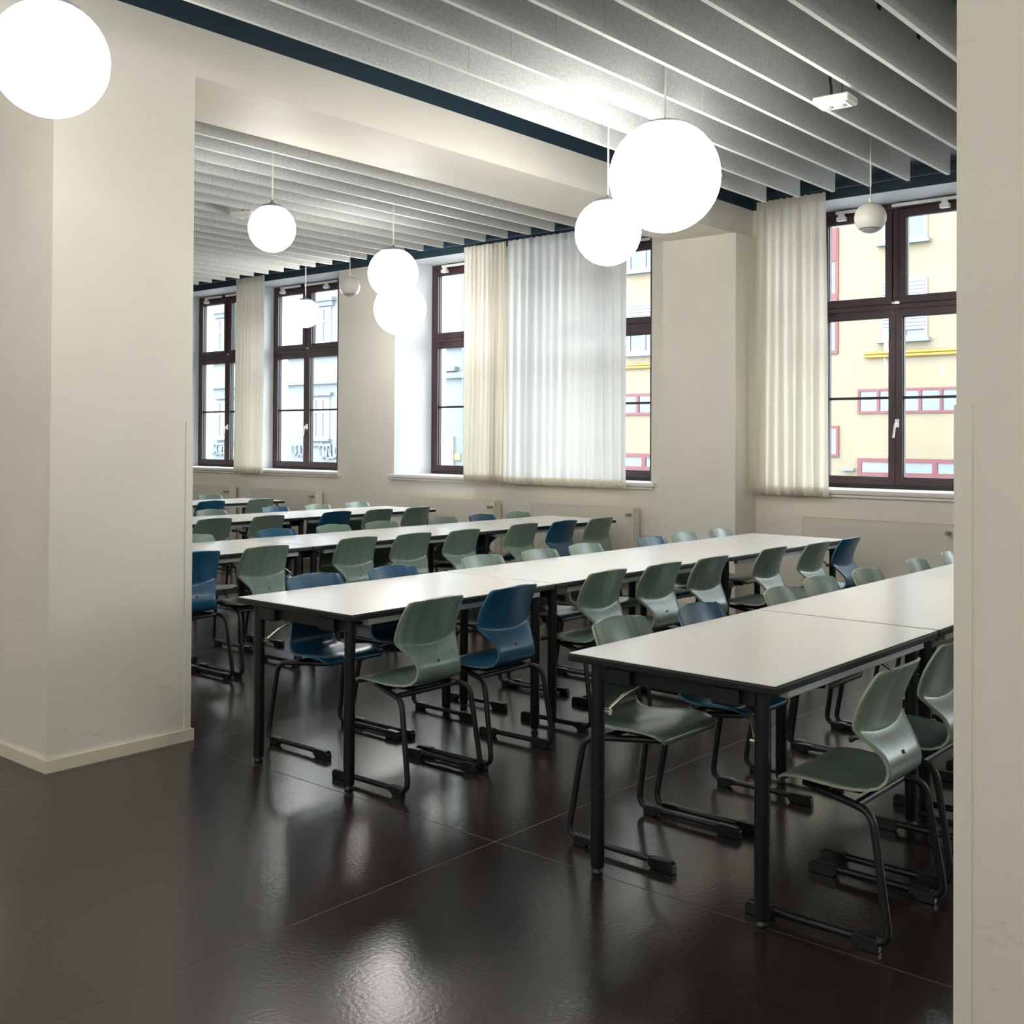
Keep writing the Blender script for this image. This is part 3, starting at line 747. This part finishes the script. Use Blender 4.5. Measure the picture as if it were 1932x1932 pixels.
for (row, side), lst in ROWS.items():
    for k, (col, bx, by) in enumerate(lst):
        n = len(lst)
        # count from whichever end of the row is in clear view
        if row <= 2:
            pos = ORD[k] + ' from the aisle'
        else:
            pos = ORD[n - 1 - k] + ' from the windows'
        sd = 'far' if side == 'L' else 'near'
        if row == 5 and side == 'L': pos = 'only one showing'
        lab = '%s plywood chair, %s side of the %s table row, %s' % (CN[col], sd, ROWN[row], pos)
        if row == 1 and side == 'R' and k >= 2: lab = 'sage green plywood chair mostly hidden behind the picture-edge pillar, %s from the aisle' % ORD[k]
        if side == 'L': bx = min(bx, XEDGE[row] - .10)
        place(col, bx, by, side, lab, R(rj.uniform(-1.2, 1.2)))

# ------------------------------------------------------------------ outside: two buildings across the street
YO = 30.0
struct(MB().box(-70, 20, YE, 60, -1.5, -1.3).build('street', 'asphalt'), 'grey street outside the windows', 'street')
def out_window(parent, x0, x1, z0, z1, frame='whiteframe', pane='outpane', nx=2, bar=None, sill=True, fw_=.09, split=None):
    """frame flush inside the wall; nx lights side by side; bar = height of a horizontal bar."""
    w = MB()
    y0, y1 = YO - .02, YO + .06
    w.box(x0, x0 + fw_, y0, y1, z0, z1).box(x1 - fw_, x1, y0, y1, z0, z1).box(x0 + fw_, x1 - fw_, y0, y1, z0, z0 + fw_).box(x0 + fw_, x1 - fw_, y0, y1, z1 - fw_, z1)
    xs_ = split if split else [x0 + (x1 - x0) * k / nx for k in range(1, nx)]
    for xk in xs_: w.box(xk - fw_ * .6, xk + fw_ * .6, y0, y1, z0 + fw_, z1 - fw_)
    if bar: w.box(x0 + fw_, x1 - fw_, y0 - .005, y1, bar - fw_ * .45, bar + fw_ * .45)
    o = w.build('window', frame, parent)
    xe = [x0 + fw_] + xs_ + [x1 - fw_]; ze = [z0 + fw_] + ([bar] if bar else []) + [z1 - fw_]
    for i in range(len(xe) - 1):
        for j in range(len(ze) - 1):
            MB().box(xe[i], xe[i + 1], YO + .02, YO + .03, ze[j], ze[j + 1]).build('pane', pane, o)
    if sill: MB().box(x0 - .1, x1 + .1, YO - .16, YO + .02, z0 - .09, z0).build('sill', 'whitetrim', o)
    return o
def shutter(parent, x0, x1, z0, z1):
    n = int((z1 - z0) / .095); b = MB(); h = (z1 - z0) / n
    s = MB().box(x0, x1, YO - .03, YO - .02, z0, z1).build('roller_shutter', 'whitetrim', parent)
    for k in range(n):
        MB().prism_x([(YO - .03, z0 + k * h + .008), (YO - .052, z0 + k * h + .02), (YO - .052, z0 + (k + 1) * h - .02), (YO - .03, z0 + (k + 1) * h - .004)], x0, x1).build('slat', 'shutter', s)

yb = thing('apartment_building', 'pale yellow building with red window frames across the street', 'building', (0, 0, 0))
MB().box(-24.6, 6, YO + .03, YO + 8, -1.3, 14).build('wall', 'yellowwall', yb)
for cx in (-20.05, -16.4, -11.55, -7.9):      # flats: upper and lower storey windows
    x0, x1 = cx - .64, cx + .62
    if cx == -16.4: x0, x1 = cx - .5, cx + .5
    out_window(yb, x0, x1, 7.0, 8.3, nx=2, bar=7.98)
    wlow = out_window(yb, x0, x1, 4.32, 5.98, nx=2, bar=5.3)
    shutter(wlow, x0 + .03, x1 - .03, (4.55 if cx != -20.05 else 5.22), 5.95)
# red stair strip, small red window
st = out_window(yb, -14.25, -13.46, 4.0, 7.6, 'redframe', 'outpane', nx=1, bar=None, sill=False, fw_=.09)
for z0, z1 in ((4.92, 5.72), (6.65, 7.6)): MB().box(-14.2, -13.50, YO - .03, YO + .02, z0, z1).build('red_panel', 'redframe', st)
out_window(yb, -14.25, -13.43, 1.06, 1.95, 'redframe', 'outpane', nx=1, sill=False, fw_=.08)
# red strip windows and ground floor lights
out_window(yb, -12.87, -9.2, 2.29, 2.97, 'redframe', 'outpanegrey', sill=False, fw_=.065, split=[-12.28, -11.78, -11.12, -10.55, -9.95])
out_window(yb, -21.2, -18.2, 2.32, 3.02, 'redframe', 'outpane', sill=False, fw_=.09, split=[-20.3, -19.6, -18.9])
out_window(yb, -12.87, -8.8, .0, 1.04, 'redframe', 'outpanegrey', bar=.6, sill=False, fw_=.11, split=[-11.75, -10.72, -9.75])
out_window(yb, -21.2, -17.6, .0, 1.08, 'redframe', 'outpanegrey', bar=.6, sill=False, fw_=.13, split=[-20.05, -18.9])
MB().tube([(-12.65, YO - .06, 3.87), (6, YO - .06, 3.87)], .045, 8).tube([(-12.65, YO - .06, 3.96), (6, YO - .06, 3.96)], .045, 8).build('gas_pipe', 'gaspipe', yb)
MB().tube([(-24, YO - .06, 3.87), (-18.2, YO - .06, 3.87)], .045, 8).tube([(-24, YO - .06, 3.96), (-18.2, YO - .06, 3.96)], .045, 8).build('gas_pipe', 'gaspipe', yb)
MB().box(-13.3, -12.95, YO - .12, YO + .03, .68, .75).build('wall_lamp', 'whitetrim', yb)

wbld = thing('townhouse', 'pale white stuccoed building with graffiti across the street', 'building', (0, 0, 0))
MB().box(-64, -24.6, YO + .03, YO + 8, -1.3, 14).build('wall', 'whitewall', wbld)
for cx in (-46.4, -42.95, -39.6, -36.1, -32.6):
    up_ = out_window(wbld, cx - .55, cx + .55, 5.45, 6.98, 'whiteframe', 'outpanegrey', nx=2, bar=6.4, fw_=.1)
    MB().box(cx - .85, cx + .85, YO - .22, YO + .03, 7.22, 7.36).box(cx - .75, cx + .75, YO - .12, YO + .03, 7.02, 7.22).build('hood', 'whitetrim', up_)
    lo = out_window(wbld, cx - .5, cx + .5, 1.5, 3.2, 'whiteframe', 'outpanegrey', nx=2, bar=2.62, fw_=.1)
    MB().box(cx - .7, cx + .7, YO - .14, YO + .03, 3.3, 3.42).build('hood', 'whitetrim', lo)
    MB().box(cx - .68, cx + .68, YO - .1, YO + .03, 1.2, 1.3).build('apron', 'whitetrim', lo)
for z0, z1, dpt in ((3.78, 3.98, .16), (4.9, 5.05, .12), (-1.3, .48, .05)):
    MB().box(-64, -24.6, YO - dpt, YO + .03, z0, z1).build('cornice', 'whitetrim', wbld)
MB().box(-28.84, -28.48, YO - .06, YO + .03, .1, 1.62).build('door', 'greydoor', wbld)
sg = MB().box(-28.43, -28.10, YO - .05, YO + .03, .74, .99).build('sign', 'yellowsign', wbld)
MB().box(-28.33, -28.15, YO - .055, YO - .05, .80, .83).box(-28.33, -28.15, YO - .055, YO - .05, .93, .955).build('sign_bars', 'greydoor', sg)
MB().box(-28.33, -28.15, YO - .055, YO - .05, .845, .90).build('sign_field', 'whiteframe', sg)
MB().tube([(-27.95, YO - .08, -1), (-27.95, YO - .08, 13)], .06, 8).build('drain_pipe', 'whitetrim', wbld)
MB().box(-28.95, -28.3, YO - .2, YO + .03, 4.05, 4.2).build('hood', 'whitetrim', wbld)
def scrawl(cx, cz, w, h, seed, strokes):
    rg = random.Random(seed); b = MB()
    for k in range(strokes):
        x = cx - w / 2 + w * k / strokes; pts = []
        a0 = rg.uniform(0, 6); rr = rg.uniform(.35, .5)
        for q in range(14):
            a = a0 + q * rg.uniform(.35, .5)
            pts.append((x + w / strokes * (rr * 1.5 * math.cos(a) + q * .03), YO - .062, cz + h * rr * math.sin(a) * (1 if q % 5 else 1.2)))
        b.tube(pts, .04, 5)
    b.build('graffiti', 'spray', wbld)
scrawl(-43.2, .98, 1.1, .5, 1, 6); scrawl(-35.5, .98, 1.1, .62, 2, 5); scrawl(-37.5, 1.0, .8, .5, 4, 3)
